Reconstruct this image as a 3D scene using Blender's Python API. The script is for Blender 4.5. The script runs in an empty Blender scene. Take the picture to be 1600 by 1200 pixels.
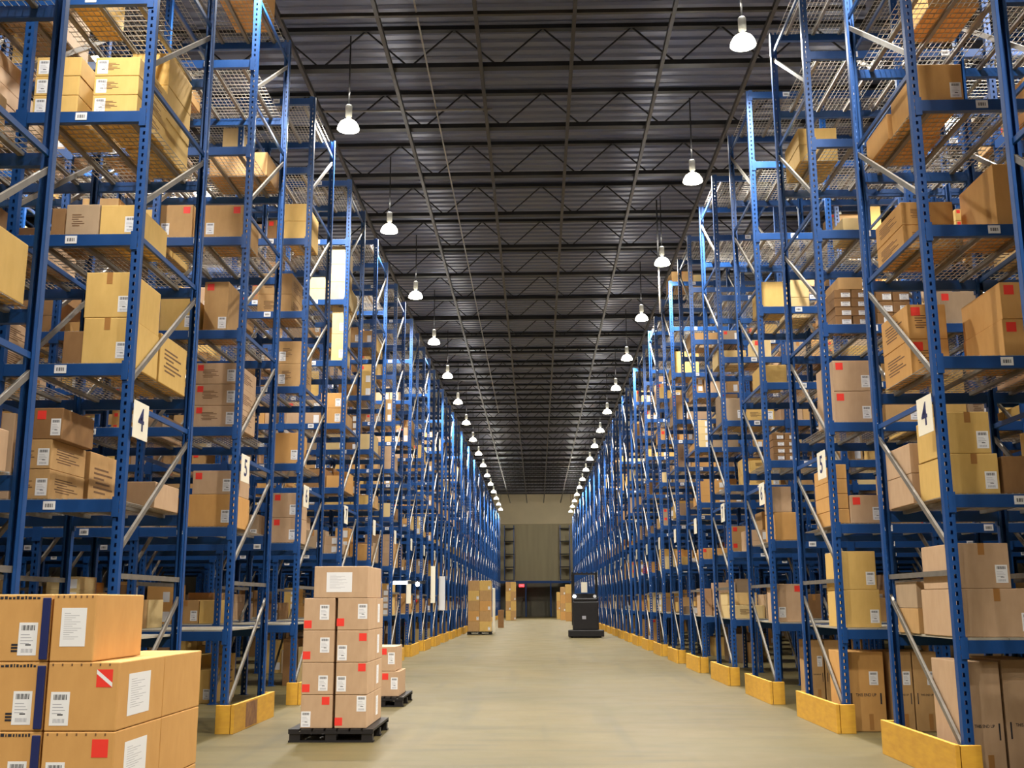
import bpy, bmesh, math, random
from mathutils import Vector, Matrix
R = math.radians
rnd = random.Random(11)
scene = bpy.context.scene
COL = scene.collection

# ------------------------------------------------------------------ camera
FPX, TH, PS, RO, CH = 1676.0, R(11.5), R(1.293), R(-0.2), 1.5
fwd = Vector((-math.sin(PS)*math.cos(TH), math.cos(PS)*math.cos(TH), math.sin(TH)))
rgt = Vector((math.cos(PS), math.sin(PS), 0))
upv = rgt.cross(fwd)
rgt, upv = rgt*math.cos(RO)+upv*math.sin(RO), upv*math.cos(RO)-rgt*math.sin(RO)
CAM = Vector((0, 0, CH))
cd = bpy.data.cameras.new('camera'); cam = bpy.data.objects.new('camera', cd); COL.objects.link(cam)
cam.matrix_world = Matrix(((rgt.x, upv.x, -fwd.x, 0), (rgt.y, upv.y, -fwd.y, 0), (rgt.z, upv.z, -fwd.z, CH), (0, 0, 0, 1)))
cd.sensor_width = 36; cd.lens = 36*FPX/1600; cd.clip_start = .05; cd.clip_end = 400
scene.camera = cam

def at(px, py, Y):
    """point of the place seen at a pixel of the photograph, on the plane y = Y"""
    d = fwd*FPX + rgt*(px-800) + upv*(600-py)
    return CAM + d*(Y/d.y)
def proj(p):
    v = Vector(p)-CAM; f = v.dot(fwd)
    return 800+FPX*v.dot(rgt)/f, 600-FPX*v.dot(upv)/f, f

# ------------------------------------------------------------------ materials
def principled(name, col, rough=.6, metal=0, spec=.5):
    m = bpy.data.materials.new(name); m.use_nodes = True
    b = m.node_tree.nodes['Principled BSDF']
    b.inputs['Base Color'].default_value = (*col, 1); b.inputs['Roughness'].default_value = rough
    b.inputs['Metallic'].default_value = metal; b.inputs['Specular IOR Level'].default_value = spec
    return m, m.node_tree, b
def noisy(name, c1, c2, scale=6, rough=.6, metal=0, detail=4, stretch=None, rough2=None, bump=0, coord='Object', spec=.5):
    m, nt, b = principled(name, c1, rough, metal, spec)
    tc = nt.nodes.new('ShaderNodeTexCoord'); n = nt.nodes.new('ShaderNodeTexNoise')
    n.inputs['Scale'].default_value = scale; n.inputs['Detail'].default_value = detail
    src = tc.outputs[coord]
    if stretch:
        mp = nt.nodes.new('ShaderNodeMapping'); mp.inputs['Scale'].default_value = stretch
        nt.links.new(src, mp.inputs['Vector']); src = mp.outputs['Vector']
    nt.links.new(src, n.inputs['Vector'])
    mix = nt.nodes.new('ShaderNodeMix'); mix.data_type = 'RGBA'
    mix.inputs['A'].default_value = (*c1, 1); mix.inputs['B'].default_value = (*c2, 1)
    mr = nt.nodes.new('ShaderNodeMapRange'); mr.inputs['From Min'].default_value = .3; mr.inputs['From Max'].default_value = .7
    nt.links.new(n.outputs['Fac'], mr.inputs['Value']); nt.links.new(mr.outputs['Result'], mix.inputs['Factor'])
    nt.links.new(mix.outputs['Result'], b.inputs['Base Color'])
    if rough2 is not None:
        r = nt.nodes.new('ShaderNodeMapRange'); r.inputs['To Min'].default_value = rough; r.inputs['To Max'].default_value = rough2
        nt.links.new(n.outputs['Fac'], r.inputs['Value']); nt.links.new(r.outputs['Result'], b.inputs['Roughness'])
    if bump:
        bp = nt.nodes.new('ShaderNodeBump'); bp.inputs['Strength'].default_value = bump; bp.inputs['Distance'].default_value = .01
        nt.links.new(n.outputs['Fac'], bp.inputs['Height']); nt.links.new(bp.outputs['Normal'], b.inputs['Normal'])
    return m
def glow(name, col, strength):
    m = bpy.data.materials.new(name); m.use_nodes = True; nt = m.node_tree; nt.nodes.clear()
    e = nt.nodes.new('ShaderNodeEmission'); o = nt.nodes.new('ShaderNodeOutputMaterial')
    e.inputs['Color'].default_value = (*col, 1); e.inputs['Strength'].default_value = strength
    nt.links.new(e.outputs[0], o.inputs[0]); m.cycles.emission_sampling = 'NONE'
    return m

M = {}
M['blue'] = noisy('blue_paint', (.004, .050, .20), (.006, .060, .23), 5, .36, 0, rough2=.5)
M['galv'] = noisy('galvanised_steel', (.17, .155, .135), (.22, .20, .175), 9, .45, .35)
M['wire'] = noisy('zinc_wire', (.42, .40, .36), (.5, .47, .42), 9, .38, .5)
M['board'] = noisy('deck_board', (.34, .31, .25), (.42, .39, .31), 3, .6)
M['white'] = principled('white_paper', (.82, .82, .84), .6)[0]
M['ink'] = principled('black_ink', (.02, .02, .03), .6)[0]
M['greyink'] = principled('grey_print', (.35, .35, .40), .6)[0]
M['red'] = principled('red_sticker', (.85, .045, .03), .5)[0]
M['cream'] = principled('cream_placard', (.85, .80, .66), .6)[0]
M['navyink'] = principled('navy_print', (.01, .015, .09), .6)[0]
M['tape'] = principled('packing_tape', (.42, .20, .06), .3)[0]
M['brownprint'] = principled('brown_print', (.16, .08, .035), .7)[0]
M['guard'] = noisy('yellow_guard_paint', (.66, .36, .035), (.55, .28, .03), 5, .55, stretch=(1, 1, 4))
M['scuff'] = noisy('scuffed_wood', (.20, .09, .05), (.34, .17, .06), 12, .8)
M['black'] = noisy('black_plastic', (.006, .005, .007), (.011, .010, .012), 8, .5)
M['navy'] = principled('navy_strip', (.014, .022, .11), .45)[0]
M['darksteel'] = noisy('dark_steel', (.008, .0075, .008), (.013, .012, .012), 4, .55, .3)
M['pipe'] = noisy('pipe_paint', (.022, .016, .010), (.018, .013, .008), 5, .5, .2)
M['lampmetal'] = noisy('lamp_housing', (.55, .54, .5), (.6, .6, .56), 9, .4, .5)
M['lampglow'] = glow('lit_lamp', (1, .93, .74), 16)
M['lensglow'] = glow('lit_lens', (1, .95, .80), 30)
M['exit'] = glow('lit_exit_sign', (1, .05, .06), 3.0)
M['headlight'] = glow('lit_headlamp', (.85, .9, 1), 14)
KR = dict(y=((.64, .41, .125), (.70, .46, .15)), t=((.47, .28, .115), (.53, .32, .135)), o=((.58, .31, .10), (.63, .345, .115)),
          p=((.50, .33, .20), (.55, .37, .23)), b=((.24, .125, .05), (.28, .15, .06)), g=((.38, .27, .17), (.42, .30, .19)), w=((.70, .52, .24), (.74, .56, .28)))
KN = dict(y='yellow-tan', t='tan', o='orange-tan', p='pinkish-brown', b='dark brown', g='greyish-brown', w='pale tan')
for k, (a, b) in KR.items():
    M['k'+k] = noisy('cardboard_'+KN[k].replace('-', '_').replace(' ', '_'), a, b, 14, .72, bump=.08, stretch=(1, 1, .4), spec=.3)

# ------------------------------------------------------------------ mesh builder
class MB:
    def __init__(s): s.v, s.f, s.m, s.mats = [], [], [], []
    def mi(s, mat):
        if mat not in s.mats: s.mats.append(mat)
        return s.mats.index(mat)
    def quad(s, a, b, c, d, mat):
        n = len(s.v); s.v += [tuple(a), tuple(b), tuple(c), tuple(d)]; s.f.append((n, n+1, n+2, n+3)); s.m.append(s.mi(mat)); return s
    def box(s, x0, x1, y0, y1, z0, z1, mat, caps=True):
        n = len(s.v); s.v += [(x, y, z) for z in (z0, z1) for y in (y0, y1) for x in (x0, x1)]
        F = [(0, 2, 3, 1), (4, 5, 7, 6), (0, 1, 5, 4), (2, 6, 7, 3), (0, 4, 6, 2), (1, 3, 7, 5)]
        for f in F: s.f.append(tuple(n+i for i in f)); s.m.append(s.mi(mat))
        return s
    def bar(s, p, q, w, h, mat, ref=(1, 0, 0)):
        p, q = Vector(p), Vector(q); d = (q-p).normalized(); a = Vector(ref); a = (a-d*a.dot(d)).normalized(); b = d.cross(a)
        n = len(s.v)
        for e in (p, q):
            for i, j in ((-1, -1), (1, -1), (1, 1), (-1, 1)): s.v.append(tuple(e+a*(i*w/2)+b*(j*h/2)))
        for f in ((0, 1, 5, 4), (1, 2, 6, 5), (2, 3, 7, 6), (3, 0, 4, 7), (3, 2, 1, 0), (4, 5, 6, 7)):
            s.f.append(tuple(n+i for i in f)); s.m.append(s.mi(mat))
        return s
    def lathe(s, prof, mat, n=20, cx=0, cy=0):
        b = len(s.v)
        for r, z in prof:
            for i in range(n): s.v.append((cx+r*math.cos(2*math.pi*i/n), cy+r*math.sin(2*math.pi*i/n), z))
        for j in range(len(prof)-1):
            for i in range(n):
                i2 = (i+1) % n; s.f.append((b+j*n+i, b+j*n+i2, b+(j+1)*n+i2, b+(j+1)*n+i)); s.m.append(s.mi(mat))
        return s
    def add(s, o, off=(0, 0, 0), sy=1):
        n = len(s.v); s.v += [(x+off[0], y*sy+off[1], z+off[2]) for x, y, z in o.v]
        s.f += [tuple(n+i for i in f) for f in o.f]
        s.m += [s.mi(o.mats[i]) for i in o.m]; return s
    def mesh(s, name, smooth=False, bevel=0):
        me = bpy.data.meshes.new(name); me.from_pydata(s.v, [], s.f)
        for m in s.mats: me.materials.append(m)
        me.polygons.foreach_set('material_index', s.m)
        if smooth: me.polygons.foreach_set('use_smooth', [True]*len(s.f))
        if bevel:
            bm = bmesh.new(); bm.from_mesh(me)
            bmesh.ops.bevel(bm, geom=bm.edges[:], offset=bevel, segments=2, affect='EDGES', profile=.5); bm.to_mesh(me); bm.free()
        me.update(); return me
def obj(name, mesh, parent=None, loc=(0, 0, 0), rot=(0, 0, 0), scale=None):
    o = bpy.data.objects.new(name, mesh); COL.objects.link(o); o.location = loc; o.rotation_euler = rot
    if scale: o.scale = scale
    if parent: o.parent = parent
    return o
def tag(o, label, cat, group=None):
    o['label'] = label; o['category'] = cat
    if group: o['group'] = group
    return o
def thing(name, label, cat, loc=(0, 0, 0), group=None, rotz=0):
    o = obj(name, None, None, loc, (0, 0, rotz)); o.empty_display_size = .2
    return tag(o, label, cat, group)
def struct(name, mesh, loc=(0, 0, 0)):
    o = obj(name, mesh, None, loc); o['kind'] = 'structure'; return o
def copy_tree(o, parent=None):
    c = o.copy(); COL.objects.link(c)
    if parent: c.parent = parent
    for ch in list(o.children): copy_tree(ch, c)
    return c
_txt = {}
def text_mesh(s, size, mat):
    cu = bpy.data.curves.new('text', 'FONT'); cu.body = s; cu.size = size; cu.align_x = 'CENTER'; cu.align_y = 'CENTER'; cu.extrude = .001; cu.offset = .012*size
    o = bpy.data.objects.new('text', cu); COL.objects.link(o)
    dg = bpy.context.evaluated_depsgraph_get(); me = bpy.data.meshes.new_from_object(o.evaluated_get(dg))
    bpy.data.objects.remove(o); me.materials.clear(); me.materials.append(mat); return me
ORD = ['', 'first', 'second', 'third', 'fourth', 'fifth', 'sixth', 'seventh', 'eighth', 'ninth', 'tenth', 'eleventh', 'twelfth', 'thirteenth',
       'fourteenth', 'fifteenth', 'sixteenth', 'seventeenth', 'eighteenth', 'nineteenth', 'twentieth', 'twenty-first', 'twenty-second',
       'twenty-third', 'twenty-fourth', 'twenty-fifth', 'twenty-sixth', 'twenty-seventh', 'twenty-eighth', 'twenty-ninth', 'thirtieth']

# ------------------------------------------------------------------ layout of the place
XR, XL, D0, Q = 3.605, 3.722, 9.482, 1.809
PITCH, BAY, NB = 2*Q, 1.2, 6
Z1, DZ, ZTOP, NL = 1.113, 1.242, 9.88, 8
LEV = [0]+[Z1+DZ*i for i in range(NL)]
ROWS = 28
WALL_D = 116.0
ZJ, ZDECK = 12.1, 12.98
def row_y(k): return D0+PITCH*k
def xin(s): return XR if s > 0 else -XL

# ------------------------------------------------------------------ the setting
def make_floor():
    m, nt, b = principled('floor_concrete', (.4, .36, .24), .5)
    tc = nt.nodes.new('ShaderNodeTexCoord')
    def noise(scale, stretch, detail=5):
        mp = nt.nodes.new('ShaderNodeMapping'); mp.inputs['Scale'].default_value = stretch
        n = nt.nodes.new('ShaderNodeTexNoise'); n.inputs['Scale'].default_value = scale; n.inputs['Detail'].default_value = detail
        nt.links.new(tc.outputs['Object'], mp.inputs['Vector']); nt.links.new(mp.outputs['Vector'], n.inputs['Vector']); return n.outputs['Fac']
    def mixc(fac, a, c2, lo, hi):
        mr = nt.nodes.new('ShaderNodeMapRange'); mr.inputs['From Min'].default_value = lo; mr.inputs['From Max'].default_value = hi
        nt.links.new(fac, mr.inputs['Value'])
        mx = nt.nodes.new('ShaderNodeMix'); mx.data_type = 'RGBA'; nt.links.new(mr.outputs['Result'], mx.inputs['Factor'])
        if isinstance(a, tuple): mx.inputs['A'].default_value = (*a, 1)
        else: nt.links.new(a, mx.inputs['A'])
        mx.inputs['B'].default_value = (*c2, 1); return mx.outputs['Result']
    c = mixc(noise(.6, (1, .6, 1)), (.108, .081, .026), (.083, .067, .021), .35, .7)
    c = mixc(noise(2.5, (.25, 1.6, 1)), c, (.056, .046, .018), .52, .78)
    c = mixc(noise(.9, (2.6, .12, 1)), c, (.054, .046, .018), .56, .80)
    c = mixc(noise(30, (1, 1, 1), 2), c, (.086, .060, .024), .5, .9)
    nt.links.new(c, b.inputs['Base Color'])
    r = nt.nodes.new('ShaderNodeMapRange'); r.inputs['To Min'].default_value = .38; r.inputs['To Max'].default_value = .62
    nt.links.new(noise(1.2, (1, 1, 1)), r.inputs['Value']); nt.links.new(r.outputs['Result'], b.inputs['Roughness'])
    return m
mb = MB(); mb.box(-26, 26, -8, WALL_D+.3, -.2, 0, make_floor()); struct('floor', mb.mesh('floor'))
M['deck'] = noisy('roof_deck_steel', (.088, .097, .140), (.11, .12, .17), 2, .36, .3, stretch=(.2, 1, 1))
mb = MB(); y = -8.0
while y < WALL_D:
    for (a, za, b2, zb) in ((0, 0, .16, 0), (.16, 0, .2, .05), (.2, .05, .30, .05), (.30, .05, .34, 0)):
        mb.quad((-26, y+a, ZDECK+za), (26, y+a, ZDECK+za), (26, y+b2, ZDECK+zb), (-26, y+b2, ZDECK+zb), M['deck'])
    y += .34
mb.box(-26, 26, -8, WALL_D+.4, ZDECK+.1, ZDECK+.3, M['darksteel']); struct('ceiling', mb.mesh('ceiling'))
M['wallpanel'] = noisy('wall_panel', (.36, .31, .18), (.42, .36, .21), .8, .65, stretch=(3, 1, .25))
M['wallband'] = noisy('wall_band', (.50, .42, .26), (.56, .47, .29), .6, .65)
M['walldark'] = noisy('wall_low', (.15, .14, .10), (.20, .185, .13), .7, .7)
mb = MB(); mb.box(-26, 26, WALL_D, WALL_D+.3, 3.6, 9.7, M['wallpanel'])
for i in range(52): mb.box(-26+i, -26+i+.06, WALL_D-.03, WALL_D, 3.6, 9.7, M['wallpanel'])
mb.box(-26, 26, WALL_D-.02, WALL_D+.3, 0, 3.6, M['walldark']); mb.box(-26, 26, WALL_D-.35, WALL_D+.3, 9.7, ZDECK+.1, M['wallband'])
struct('wall_far', mb.mesh('wall_far'))
for nm, x in (('wall_left', -26.3), ('wall_right', 26)):
    mb = MB(); mb.box(x, x+.3, -8, WALL_D+.3, 0, ZDECK+.1, M['walldark']); struct(nm, mb.mesh(nm))
mb = MB(); mb.box(-26, 26, -8.3, -8, 0, ZDECK+.1, M['walldark']); struct('wall_near', mb.mesh('wall_near'))

# roof steel: each joist is one member spanning the hall
jm = MB(); jm.box(-25.9, 25.9, -.09, .09, -.05, .05, M['darksteel']); jm.box(-25.9, 25.9, -.07, .07, ZDECK-ZJ-.09, ZDECK-ZJ-.005, M['darksteel'])
i = 0; x = -25.9
while x < 25.5:
    a, b = ((0, .82) if i % 2 == 0 else (.82, 0)); jm.bar((x, 0, a), (x+.9, 0, b), .03, .03, M['darksteel'], (0, 1, 0)); x += .9; i += 1
jme = jm.mesh('roof_joist')
JS = 2.81
j0 = 1.88*(ZJ-CH); n = 0
for k in range(-7, 32):
    yy = j0+JS*k
    if yy > WALL_D-1: break
    o = obj('trim_1', jme, None, (0, yy, ZJ)); o['kind'] = 'structure'; o.name = 'trim_%d' % (n+1); n += 1
bm_ = MB(); bm_.box(-.035, .035, -8, WALL_D-.4, -.05, .05, M['pipe'])
bme = bm_.mesh('bridging_bar')
for q in range(-7, 8):
    n += 1; o = obj('trim_%d' % n, bme, None, (-1.04+1.8*q, 0, ZJ-.10)); o['kind'] = 'structure'

# ------------------------------------------------------------------ rack parts
PW, PD = .086, .07
def post_mb(slots=True, H=ZTOP):
    s = MB(); m = M['blue']; w = PW/2
    if slots:
        sw = .011; pz = .075; sh = .036
        s.quad((-w, 0, 0), (-sw, 0, 0), (-sw, 0, H), (-w, 0, H), m); s.quad((sw, 0, 0), (w, 0, 0), (w, 0, H), (sw, 0, H), m)
        z = 0.0
        while z < H-.08:
            s.quad((-sw, 0, z), (sw, 0, z), (sw, 0, z+pz-sh), (-sw, 0, z+pz-sh), m); z += pz
        s.quad((-sw, 0, z), (sw, 0, z), (sw, 0, H), (-sw, 0, H), m)
        for sx in (-1, 1):
            s.box(min(sx*w, sx*(w-.004)), max(sx*w, sx*(w-.004)), .0005, PD, 0, H, m)
            s.box(min(sx*w, sx*(w-.025)), max(sx*w, sx*(w-.025)), PD-.004, PD, 0, H, m)
        s.box(-.07, .07, -.02, .1, 0, .008, m)
    else: s.box(-w, w, 0, PD, 0, H, m)
    return s
def beam_mb():
    s = MB(); L = BAY-PW; m = M['blue']
    s.box(-L/2, L/2, 0, .045, -.055, .055, m); s.box(-L/2, L/2, .045, .06, -.055, .03, m)
    for sx in (-1, 1):
        x0, x1 = sorted((sx*L/2, sx*(L/2-.012))); s.box(x0, x1, -.006, .05, -.10, .08, m)
        x0, x1 = sorted((sx*(L/2+.05), sx*(L/2-.012))); s.box(x0, x1, -.010, -.003, -.10, .08, m)
    return s
def deck_mb():
    s = MB(); L = BAY-PW-.02; t = .0032; m = M['wire']; y0, y1 = .02, Q-.02
    y = y0
    while y <= y1+.001: s.box(-L/2, L/2, y-t, y+t, .056, .056+2*t, m); y += (y1-y0)/18
    for i in range(20):
        x = -L/2+.01+i*(L-.02)/19; s.box(x-t*.8, x+t*.8, y0, y1, .0625, .0625+1.6*t, m)
    for x in (-L*.36, 0, L*.36): s.box(x-.022, x+.022, .05, Q-.05, .022, .0555, M['galv'])
    return s
def board_mb():
    s = MB(); L = BAY-PW-.01
    for i in range(3): s.box(-L/2+i*L/3+.003, -L/2+(i+1)*L/3-.003, .01, Q-.01, .056, .076, M['board'])
    return s
PANELS = [(.18, 1.55, 1.74), (1.93, 3.17, 3.29), (3.47, 4.76, 4.88), (5.2, 6.36, 6.45), (6.62, 7.9, 8.03), (8.2, 9.45, 9.56)]
diag_list = []
def brace_mb(p, q, m='galv'): return MB().bar(p, q, .026, .048, M[m])
def plate_mb():
    s = MB(); s.box(-.055, .055, -.004, 0, -.038, .038, M['white'])
    for i, w in enumerate((.012, .006, .014, .008, .012, .006, .01)): s.box(-.035+i*.0105, -.035+i*.0105+w*.6, -.0045, -.004, -.018, .015, M['ink'])
    return s
ME = dict(post=post_mb().mesh('upright_post'), beam=beam_mb().mesh('beam'), deck=deck_mb().mesh('wire_deck'), board=board_mb().mesh('shelf_board'),
          plate=plate_mb().mesh('shelf_label'))
ME['diag'] = [brace_mb((0, .035, a), (0, Q-.035, b)).mesh('diagonal_brace') for a, b, c in PANELS]
ME['horiz'] = [brace_mb((0, .035, c), (0, Q-.035, c), 'galv' if c < 2 else 'blue').mesh('horizontal_brace') for a, b, c in PANELS]  # upper horizontals are galvanised too; blue puts their shaded underside into the colour
def rack_desc(s, k):
    side = 'left' if s < 0 else 'right'
    if k == -1: return 'nearest %s rack' % side
    if k == 0 or (k == 1 and s < 0): return '%s rack marked %d' % (side, k+4)
    return '%s %s rack' % (ORD[k+2], side)
def placard(parent, s, k):
    pm = MB().box(-.004, .004, 0, .36, 0, .34, M['cream']).mesh('placard')
    x = xin(s)-s*(PW/2+.03)
    o = obj('number_placard', pm, parent, (x-parent.location.x, .03, 2.98), (0, 0, 0))
    if k <= 3:
        t = obj('number', text_mesh(str(k+4), .30, M['navyink']), o)
        t.matrix_local = Matrix.Translation((-s*.005, .18, .17)) @ Matrix.Rotation(-s*R(90), 4, 'Z') @ Matrix.Rotation(R(90), 4, 'X')
        t['label'] = 'printed number %d' % (k+4)
def make_rack(s, k, nb):
    root = thing('storage_rack', '', 'rack', (xin(s), row_y(k), 0), 'blue storage racks along the aisle')
    for j in range(nb+1):
        obj('upright_post', ME['post'], root, (s*BAY*j, 0, 0)); obj('upright_post', ME['post'], root, (s*BAY*j, Q, 0), (0, 0, R(180)))
        for me in ME['diag']: obj('diagonal_brace', me, root, (s*BAY*j, 0, 0))
        for me in ME['horiz']: obj('horizontal_brace', me, root, (s*BAY*j, 0, 0))
    for j in range(nb):
        xc = s*BAY*(j+.5)
        for l in range(1, NL+1):
            b = obj('beam', ME['beam'], root, (xc, 0, LEV[l])); obj('shelf_label', ME['plate'], b, (s*.02, 0, .005))
            obj('beam', ME['beam'], root, (xc, Q, LEV[l]), (0, 0, R(180)))
            obj('wire_deck' if l > 1 else 'shelf_board', ME['deck' if l > 1 else 'board'], root, (xc, 0, LEV[l]))
    return root
NEAR = 8
near0 = {}
for s in (-1, 1):
    src = None
    for k in range(-1, NEAR):
        if k == -1: r = make_rack(s, k, 2)
        elif src is None: r = src = make_rack(s, k, NB)
        else:
            r = copy_tree(src)
        r.location = (xin(s), row_y(k), 0)
        near0[(s, k)] = r
    for k in range(-1, NEAR):
        r = near0[(s, k)]
        placard(r, s, k)
        side = 'left' if s < 0 else 'right'
        if k == -1: lb = 'blue steel storage rack nearest the camera on the %s edge' % side
        elif k == 0 or (k == 1 and s < 0): lb = 'blue steel storage rack on the %s of the aisle with placard %d' % (side, k+4)
        else: lb = 'blue steel storage rack, %s from the camera on the %s side' % (ORD[k+2], side)
        r['label'] = lb
# far racks: too small in the picture to show their parts
for s in (-1, 1):
    fm = MB(); pb = post_mb(False)
    for j in range(NB+1):
        fm.add(pb, (s*BAY*j, 0, 0)); fm.add(pb, (s*BAY*j, Q, 0), -1)
        for a, b, c in PANELS:
            fm.bar((s*BAY*j, .035, a), (s*BAY*j, Q-.035, b), .026, .048, M['galv']); fm.bar((s*BAY*j, .035, c), (s*BAY*j, Q-.035, c), .026, .048, M['galv' if c < 2 else 'blue'])  # blue on the upper horizontals again stands for shade
    db, bb = deck_mb(), board_mb()
    for j in range(NB):
        for l in range(1, NL+1):
            xc = s*BAY*(j+.5); L = BAY-PW
            fm.box(xc-L/2, xc+L/2, 0, .05, LEV[l]-.055, LEV[l]+.055, M['blue']); fm.box(xc-L/2, xc+L/2, Q-.05, Q, LEV[l]-.055, LEV[l]+.055, M['blue'])
            fm.box(xc-.05, xc+.05, -.005, 0, LEV[l]-.03, LEV[l]+.04, M['white'])
            fm.add(db if l > 1 else bb, (xc, 0, LEV[l]))
    fme = fm.mesh('storage_rack')
    for k in range(NEAR, ROWS):
        o = obj('storage_rack', fme, None, (xin(s), row_y(k), 0))
        tag(o, 'blue steel storage rack, %s from the camera on the %s side' % (ORD[k+2], 'left' if s < 0 else 'right'), 'rack', 'blue storage racks along the aisle')
        placard(o, s, k)

# yellow guards at the foot of each rack end
gm = MB(); y0, y1 = -.10, Q+.06
gm.box(-.02, .02, y0, y1, 0.0, .33, M['guard'])
gsc = MB().box(-.0235, -.0205, .42, .95, .02, .31, M['scuff']).mesh('scuffed_patch')
gend = MB().box(.027, .2, 0, .035, 0.0, .325, M['guard']).mesh('end_board', bevel=.004)
gme = gm.mesh('side_board', bevel=.004)
for s in (-1, 1):
    for k in range(-1, ROWS):
        g = tag(obj('rack_guard', gme, None, (xin(s)-s*.14, row_y(k), 0), (0, 0, 0)),
                'orange-yellow guard board at the foot of the '+rack_desc(s, k), 'guard', 'yellow guards at the rack ends')
        for yy in (y0, y1-.035):
            obj('end_board', gend, g, (0 if s > 0 else -.227, yy, 0))
        if s < 0 and k == 1: obj('scuffed_patch', gsc, g, (.044, 0, 0))

# ------------------------------------------------------------------ cartons
CARTONS = []   # x0,x1,y0,y1,z0,z1,col,feats,where(s,k,lev)|None,label,prio,rot
def in_row(s, k, lev): return [c for c in CARTONS if c['w'] == (s, k, lev)]
def hit(a, b, e=.004):
    return a['x0'] < b['x1']-e and b['x0'] < a['x1']-e and a['y0'] < b['y1']-e and b['y0'] < a['y1']-e and a['z0'] < b['z1']-e and b['z0'] < a['z1']-e
def carton(x0, x1, y0, y1, z0, z1, col, feats='', w=None, label=None, prio=0, rot=0):
    c = dict(x0=min(x0, x1), x1=max(x0, x1), y0=y0, y1=y1, z0=z0, z1=z1, col=col, f=feats, w=w, label=label, prio=prio, rot=rot)
    CARTONS.append(c); return c
def deck_z(lev): return 0 if lev == 0 else LEV[lev]+(.069 if lev > 1 else .0775)
def shelf(s, k, lev, x0, x1, ytop, off, dep, col, feats='', n=1, base=None):
    Y = row_y(k)+max(off, .012 if lev else off); zb = deck_z(lev)
    if off < .06 and lev: Y = row_y(k)+.075+off*.3
    yb = proj(((xin(s)+s*.3), Y, zb))[1]
    if base is not None: zb = at((x0+x1)/2, base, Y).z
    u0, u1 = sorted((s*(at(x0, yb, Y).x-xin(s)), s*(at(x1, yb, Y).x-xin(s))))   # distance outwards from the rack end
    mid = (u0+u1)/2; b0 = max(0, math.floor(mid/BAY))*BAY
    wd = min(u1-u0, BAY-.068); u0 = max(u0, b0+.034); u1 = min(u0+wd, b0+BAY-.034); u0 = u1-wd
    X0, X1 = sorted((xin(s)+s*u0, xin(s)+s*u1))
    zt = at((x0+x1)/2, ytop, Y).z; h = (zt-zb)/n
    # sit cleanly on whatever is below
    if base is not None:
        under = [c['z1'] for c in in_row(s, k, lev) if c['x0'] < max(X0, X1)-.02 and c['x1'] > min(X0, X1)+.02 and c['y0'] < Y+dep and c['y1'] > Y]
        if under: zb = max(under)+.001; h = (zt-zb)/n
    dep = min(dep, row_y(k)+Q-.08-Y)
    if lev < NL: h = min(h, (LEV[lev+1]-.062-zb)/n)
    for i in range(n):
        j = rnd.uniform(-.006, .006) if n > 1 else 0
        carton(X0+j, X1+j, Y, Y+dep, zb+i*h, zb+(i+1)*h-.003, col, feats, (s, k, lev), None, 5)
L_, R_ = -1, 1
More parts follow.
